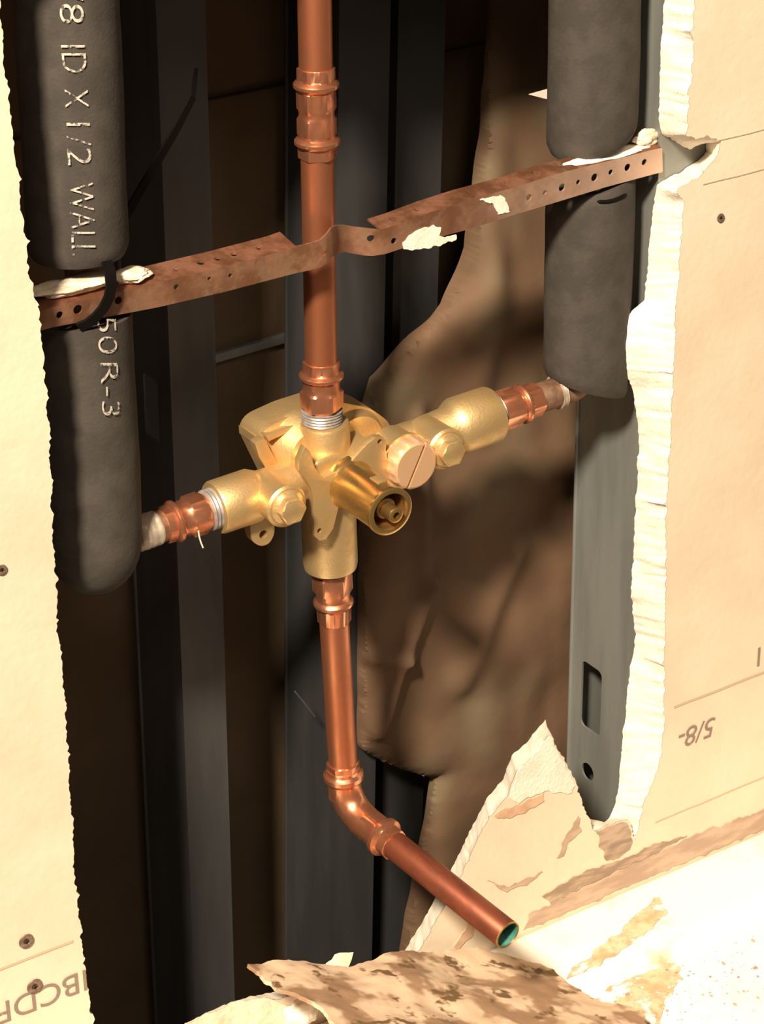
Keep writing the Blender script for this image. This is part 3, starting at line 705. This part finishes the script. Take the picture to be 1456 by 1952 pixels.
# ================================================================== foam pipe insulation
RF = 0.0232
def foam(name, x_of_z, z0, z1, label, cut_bottom=0.0, cut_top=0.0, round_bottom=False, seed=1, dy=0.0, rf=RF, cap_top=True, ctfn=None):
    b = nbm(); seg = 64; step = .0035; n = int((z1-z0)/step); rings = []
    for k in range(n+1):
        t = k/n; ring = []
        for s in range(seg):
            a = 2*PI*s/seg; ca, sa = math.cos(a), math.sin(a)
            zb_ = z0+(cut_bottom*ca if cut_bottom else 0); zt_ = z1+(cut_top*ca if cut_top else 0)
            z = zb_+(zt_-zb_)*t; r = rf
            if round_bottom:
                d = z-z0; R0 = .030
                if d < R0: r = rf*math.sqrt(max(0, 1-((R0-d)/R0)**2.3))
                # bulge towards the pipe that leaves to the right
                r *= 1
            else:
                e = min(z-zb_, zt_-z); r -= .0018*math.exp(-max(e, 0)/.0018)
            r *= 1+nz((ca*.6, sa*.6, z*14), 1.2, seed)*.035+nz((ca*2, sa*2, z*60), 1.0, seed+2)*.010
            ring.append(b.verts.new((x_of_z(z)+ca*r, YP+dy+sa*r, z)))
        rings.append(ring)
    for k in range(n):
        for s in range(seg): b.faces.new((rings[k][s], rings[k][(s+1) % seg], rings[k+1][(s+1) % seg], rings[k+1][s]))
    if not round_bottom:
        c_ = [b.verts.new((x_of_z(z0)+ .42*(v.co.x-x_of_z(z0)), YP+dy+.42*(v.co.y-YP-dy), v.co.z+.0006)) for v in rings[0]]
        for s in range(seg): b.faces.new((rings[0][s], c_[s], c_[(s+1) % seg], rings[0][(s+1) % seg]))
        cb_ = c_
    else: b.faces.new(rings[0])
    c_ = [b.verts.new((x_of_z(v.co.z)+.42*(v.co.x-x_of_z(v.co.z)), YP+dy+.42*(v.co.y-YP-dy), v.co.z-.0006)) for v in rings[-1]]
    for s in range(seg): b.faces.new((rings[-1][s], rings[-1][(s+1) % seg], c_[(s+1) % seg], c_[s]))
    if round_bottom: b.faces.new(c_[::-1])
    else:
        for s in range(seg): b.faces.new((cb_[s], c_[s], c_[(s+1) % seg], cb_[(s+1) % seg]))
    return b
lx = lambda z: -0.1261 + (z-.2625)*((-.1261+.1332)/(.2625-.010))
YFf = YP-RF
ztop_end = P(150, 512, .022).z; zlow_start = P(170, 628, .019).z
g1 = obj('pipe_insulation', foam('u', lx, ztop_end, .46, '', seed=3), M['foam'], smooth=60,
    label='black foam pipe tube at upper left with white lettering, above the strap', cat='pipe insulation')
zlb = P(182, 1128, YP).z
g2 = obj('pipe_insulation', foam('l', lx, zlb+.001, zlow_start, '', round_bottom=True, seed=8), M['foam'], smooth=60,
    label='black foam pipe tube at lower left with rounded closed bottom end', cat='pipe insulation')
rx_ = lambda z: .1617
zr_end = P(1150, 292, .020).z; zr_start = P(1130, 366, .019).z
g3 = obj('pipe_insulation', foam('ru', rx_, zr_end, .46, '', seed=12, cut_bottom=.006), M['foam'], smooth=60,
    label='plain black foam pipe tube at upper right, above the strap', cat='pipe insulation')
zrb = P(1110, 728, YP).z
g4 = obj('pipe_insulation', foam('rl', rx_, zrb-.002, zr_start-.001, '', seed=15, cut_bottom=-.0075, cut_top=.004), M['foam'], smooth=60,
    label='plain black foam pipe tube at right below the strap, with slanted cut end', cat='pipe insulation')
b = nbm(); sp_ = []
for k in range(13):
    px = 1138+56*k/12; py = 384-14*k/12-5*math.sin(k/12*PI)*-1
    r_ = ray(px, py); ox, oy = CAM.x-.1617, CAM.y-YP; A_ = r_.x**2+r_.y**2; B_ = 2*(ox*r_.x+oy*r_.y); C_ = ox*ox+oy*oy-(RF+.0001)**2
    sp_.append(CAM+r_*((-B_-math.sqrt(max(0, B_*B_-4*A_*C_)))/(2*A_)))
tube(b, sp_, [.0003]+[.0009]*11+[.0003], 8); obj('slit', b, M['plastic'], g4, label='dark curved nick in the foam')
# torn foam flap hanging at its lower end
b = nbm(); fp = [P(x, y, .030) for x, y in [(1110, 700), (1200, 690), (1216, 700), (1217, 752), (1200, 746), (1168, 728), (1138, 736), (1112, 736)]]
fp = [Vector((min(p.x, .1855), p.y+.006*(p.x-.155)/.03, p.z)) for p in fp]
prism(b, fp, (.001, .005, 0)); bevel(b, .001); obj('torn_flap', b, M['foam'], g4)
# lettering wrapped round the foam
def foam_text(words, parent, label):
    allb = nbm()
    for s_, cx, hpx, py0, py1 in words:
        b = text_mesh(s_, 1.0, lambda u, v: Vector((u, v, 0)), detail=.04, offset=-.012)
        us = [v.co.x for v in b.verts]; vs = [v.co.y for v in b.verts]; u0, u1 = min(us), max(us); v0, v1 = min(vs), max(vs)
        for v in b.verts:
            t = (v.co.x-u0)/(u1-u0); py = py0+(py1-py0)*t; c = (cx[0]+(cx[1]-cx[0])*t)+hpx*((v.co.y-v0)/(v1-v0)-.5)
            z = P(c, py, .02).z; ax = Vector((lx(z), YP, z)); rr = RF+.0011
            # meet the tube's surface along the sight line
            r_ = ray(c, py); ox, oy = CAM.x-ax.x, CAM.y-ax.y
            A_ = r_.x**2+r_.y**2; B_ = 2*(ox*r_.x+oy*r_.y); C_ = ox*ox+oy*oy-rr*rr
            tt = (-B_-math.sqrt(max(0, B_*B_-4*A_*C_)))/(2*A_); v.co = CAM+r_*tt
        me = bpy.data.meshes.new('tmp'); b.to_mesh(me); b.free(); allb.from_mesh(me); bpy.data.meshes.remove(me)
    obj('printed_lettering', allb, M['ink'], parent, label=label, smooth=0)
foam_text([('5/8', (131, 138), 46, -60, 44), ('ID', (139, 143), 46, 86, 138), ('X', (145, 147), 44, 170, 205), ('1/2', (149, 152), 46, 234, 315), ('WALL', (154, 160), 46, 348, 488)], g1, 'worn white letters reading 5/8 ID X 1/2 WALL')
foam_text([('50', (203, 206), 36, 604, 674), ('R-3', (208, 212), 34, 692, 792)], g2, 'worn white letters reading 50 R-3')

# ================================================================== cable tie
root = empty('cable_tie', P(205, 560, .017), 'black plastic cable tie round strap and left foam pipe, its tail sticking up', 'cable tie')
def ribbon(bm, pts, wdt, th):
    pts = [Vector(p) for p in pts]; R_ = []
    for i, p in enumerate(pts):
        t = (pts[min(i+1, len(pts)-1)]-pts[max(i-1, 0)]).normalized(); view = (p-CAM).normalized()
        s = t.cross(Vector((0, 1, .2)).normalized()).normalized(); n_ = t.cross(s)
        ww = wdt[i] if isinstance(wdt, list) else wdt
        R_.append([bm.verts.new(p+s*a*ww/2+n_*c_*th/2) for a, c_ in ((1, 1), (-1, 1), (-1, -1), (1, -1))])
    for i in range(len(R_)-1):
        for k in range(4): bm.faces.new((R_[i][k], R_[i][(k+1) % 4], R_[i+1][(k+1) % 4], R_[i+1][k]))
    bm.faces.new(R_[0][::-1]); bm.faces.new(R_[-1])
b = nbm(); lp = [P(x, y, d) for x, y, d in [(196, 488, .022), (204, 500, .0172), (210, 520, .0150), (212, 545, .0145), (208, 566, .0145), (197, 588, .0145), (183, 604, .0150), (168, 616, .0165), (150, 624, .019)]]
ribbon(b, lp, .0052, .0014); obj('loop', b, M['plastic'], root, smooth=50)
b = nbm(); tl = [P(x, y, d) for x, y, d in [(212, 462, .030), (226, 436, .034), (262, 372, .042), (300, 308, .050), (336, 246, .058), (368, 184, .066)]]
ribbon(b, tl, [.0034, .0044, .0048, .0046, .0044, .0040], .0012); obj('tail', b, M['plastic'], root, smooth=50)
b = nbm(); tl = [P(x, y, d) for x, y, d in [(368, 186, .066), (370, 165, .067), (374, 130, .069)]]
ribbon(b, tl, [.0022, .0026, .0014], .0008); obj('tail_tip', b, M['plastic'], root, smooth=50)

# ================================================================== bathtub edge
def tub():
    prof = [(-.0006, -.3300), (-.0006, -.3075), (-.0015, -.3062), (-.0035, -.3058), (-.045, -.3064), (-.0500, -.3068), (-.0540, -.3084), (-.0580, -.3106), (-.0630, -.3112), (-.110, -.3118), (-.150, -.3124), (-.160, -.315), (-.168, -.322), (-.178, -.345), (-.188, -.42), (-.200, -.58),
            (-.205, -.60), (-.0006, -.60)]
    prof = [p for p in prof]
    b = nbm(); xs = [-.30+.02*k for k in range(56)]; rings = [[b.verts.new((x, y, z)) for y, z in prof] for x in xs]
    m_ = len(prof)
    for i in range(len(xs)-1):
        for k in range(m_): b.faces.new((rings[i][k], rings[i][(k+1) % m_], rings[i+1][(k+1) % m_], rings[i+1][k]))
    b.faces.new(rings[0]); b.faces.new(rings[-1][::-1])
    return obj('bathtub', b, M['tub'], label='white bathtub rim covered in demolition dust along the wall', cat='bathtub', smooth=60)
tb = tub()
M['dirt'] = material('orange_brown_dust', (0.72, 0.50, 0.33), 0.9, 0, (0.58, 0.34, 0.19), 120, wear=0.47, wscale=70)
M['dirt'].node_tree.nodes['Principled BSDF'].inputs['Roughness'].default_value = .9
for pts, z in (([(1075, 1868), (1110, 1835), (1160, 1790), (1215, 1742), (1250, 1708), (1264, 1712), (1266, 1746), (1240, 1772), (1190, 1806), (1150, 1832)], -.3055),
               ([(1128, 1912), (1170, 1878), (1230, 1850), (1285, 1834), (1300, 1870), (1268, 1905), (1262, 1950), (1250, 2000), (1180, 1940)], -.3106)):
    b = nbm(); q = [PZ(x, y, z) for x, y in pts]
    q = [a for (a,) in resample([(a,) for a in q+[q[0]]], .0015)][:-1]
    for a in q: a.x += nz(a, 150, 2)*.004; a.y += nz(a, 150, 3)*.003
    prism(b, q, (0, 0, -.0009)); obj('dust_stain', b, M['dirt'], tb, label='orange-brown dust smear', smooth=0)
# grit on the rim: nobody could count it
b = nbm()
for k in range(800):
    if k % 3: px, py = rnd.gauss(1290, 110), rnd.gauss(1870, 55)
    else: px, py = rnd.uniform(1080, 1500), rnd.uniform(1780, 1990)
    p = PZ(px, py, -.3114)
    if not (-.148 < p.y < -.066 and p.x < .6): continue
    s = rnd.choice([.0003, .0004, .0005, .0010])*rnd.uniform(.7, 1.3)
    mm = bmesh.ops.create_icosphere(b, subdivisions=1, radius=s)
    off = Vector((p.x, p.y, -.3112-(-p.y-.063)*.0128+s*.3)); sc = [rnd.uniform(.6, 1.5) for _ in range(3)]
    mi = 1 if rnd.random() < .30 else 0
    for v in mm['verts']: v.co = Vector((v.co.x*sc[0], v.co.y*sc[1], v.co.z*sc[2]*.7))+off
    for v in mm['verts']:
        for f_ in v.link_faces: f_.material_index = mi
obj('plaster_grit', b, [M['gypsum'], M['damp2']], label='pale and dark plaster crumbs scattered over the tub rim', cat='debris', kind='stuff', smooth=0)

# ================================================================== torn paper lying across the bottom of the opening
A0 = P(475, 1842, -.012); A1 = P(870, 1822, -.014); A2 = PZ(1230, 1952, -.300)
pn = (A1-A0).cross(A2-A0).normalized()
if pn.z < 0: pn = -pn
def sheet(outline, p0, n_, thick, seed, amp, step=.003):
    poly = [PP(x, y, p0, n_) for x, y in outline]
    u = (poly[1]-poly[0]).normalized(); u = (u-n_*u.dot(n_)).normalized(); v = n_.cross(u)
    uv = [Vector(((p-p0).dot(u), (p-p0).dot(v))) for p in poly]
    uvr = [q for (q,) in resample([(q.to_3d(),) for q in uv+[uv[0]]], .002)][:-1]
    for q in uvr: q.x += nz(q, 260, seed)*.0014; q.y += nz(q, 260, seed+1)*.0014
    b = nbm()
    bot = [b.verts.new(q) for q in uvr]; f_ = b.faces.new(bot)
    # cut into a grid
    xs = [q.x for q in uvr]; ys = [q.y for q in uvr]
    k = min(xs)+step
    while k < max(xs):
        bmesh.ops.bisect_plane(b, geom=list(b.verts)+list(b.edges)+list(b.faces), plane_co=(k, 0, 0), plane_no=(1, 0, 0)); k += step
    k = min(ys)+step
    while k < max(ys):
        bmesh.ops.bisect_plane(b, geom=list(b.verts)+list(b.edges)+list(b.faces), plane_co=(0, k, 0), plane_no=(0, 1, 0)); k += step
    ext = bmesh.ops.extrude_face_region(b, geom=list(b.faces))
    top = {g for g in ext['geom'] if isinstance(g, bmesh.types.BMVert)}
    for vtx in b.verts:
        x, y = vtx.co.x, vtx.co.y
        h = nz((x, y, 0), 22, seed)*amp+nz((x, y, 0), 75, seed+4)*amp*.35+nz((x, y, 0), 230, seed+5)*amp*.12
        if vtx in top: h += thick
        vtx.co = p0+u*x+v*y+n_*h
    return b
flap = [(473, 1842), (520, 1838), (575, 1836), (640, 1842), (668, 1848), (690, 1840), (740, 1828), (790, 1824), (850, 1820), (910, 1818), (960, 1824), (1010, 1832), (1050, 1846), (1068, 1862), (1090, 1884), (1120, 1902), (1150, 1916), (1190, 1926), (1225, 1946), (1235, 1990),
        (900, 2040), (690, 2010), (640, 1966), (610, 1932), (570, 1906), (530, 1886), (500, 1866)]
root = empty('torn_paper_sheet', A0, 'large mottled brown torn drywall sheet lying across the bottom of the opening', 'debris')
obj('sheet', sheet(flap, A0, pn, .0022, 4, .0045), M['torn'], root, smooth=60)
fl2 = [(612, 1850), (628, 1832), (640, 1818), (655, 1816), (672, 1817), (671, 1830), (662, 1846), (655, 1862)]
obj('upturned_flap', sheet(fl2, P(640, 1840, -.010), Vector((-.45, -.6, .65)).normalized(), .0008, 11, .001, .002), M['tornlight'], root, smooth=60)
# crumbs lying on the lower edge of the opening
blob('plaster_chunk', (572, 1935), -.018, .0095, .006, .0085, 'white plaster chunk under the tip of the torn sheet', m='gypsum', seed=21, cat='plaster lump')
b = sheet([(350, 1958), (392, 1932), (440, 1910), (500, 1898), (548, 1916), (580, 1950), (560, 2000), (360, 2000)], P(450, 1940, -.006), Vector((-.1, -.9, .35)).normalized(), .0010, 31, .003)
obj('torn_paper_strip', b, M['tornlight'], label='beige peeled paper strip below the opening, left of the torn sheet', cat='debris', smooth=60)

# ================================================================== small things
def screw(px, py, rr, label, wall_y=-.0002):
    p = P(px, py, wall_y); root = empty('drywall_screw', p, label, 'screw')
    b = nbm(); lathe(b, [(0, rr), (.0006, rr*.95), (.0007, rr*.45), (.0001, rr*.30)], p, (0, -1, 0), 28); obj('head', b, M['rust'], root)
    b = nbm(); box(b, (p.x-rr*.32, p.y-.0009, p.z-rr*.08), (p.x+rr*.32, p.y-.0006, p.z+rr*.08)); box(b, (p.x-rr*.08, p.y-.0009, p.z-rr*.32), (p.x+rr*.08, p.y-.0006, p.z+rr*.32))
    obj('cross_slot', b, M['dark'], root, smooth=0)
screw(66, 1880, .0042, 'dark screw head set in the stamped lettering at lower left')
screw(50, 1794, .0040, 'dark oval screw head just above the seam at lower left')
screw(3, 1086, .0026, 'dark screw head half out of the picture on the left wall')
screw(1373, 415, .0024, 'small dimpled screw head on the upper right wall')
b = nbm(); prism(b, [P(1007, 180, .118-.03), P(1046, 169, .088), P(1046, 190, .088)], (.0008, .0004, 0)); obj('paper_scrap', b, M['white'], label='tiny white triangular scrap left of the upper right foam tube', cat='scrap', smooth=0)
b = nbm(); tube(b, [P(x, y, .028) for x, y in [(378, 1012), (380, 1024), (383, 1034), (387, 1044)]], .0004, 8)
obj('tape_thread', b, M['white'], label='thin white thread hanging from the left copper adapter', cat='thread')
b = nbm(); tube(b, [P(562, 1318, .118), P(580, 1340, .118), P(600, 1366, .118)], .0005, 8)
obj('wire_strand', b, M['steeld'], label='faint thin wire on the dark stud left of the drop pipe', cat='wire')

# repeats of a kind share a group
GR = {'metal_stud': 'steel studs in the opening', 'copper_pipe': 'copper pipes at the valve', 'copper_adapter': 'copper press adapters round the valve', 'supply_pipe': 'old supply pipes',
      'pipe_insulation': 'black foam pipe tubes', 'drywall_screw': 'drywall screws', 'plaster_lump': 'plaster lumps on the strap'}
for o in bpy.data.objects:
    k = o.name.split('.')[0]
    if o.parent is None and k in GR: o['group'] = GR[k]
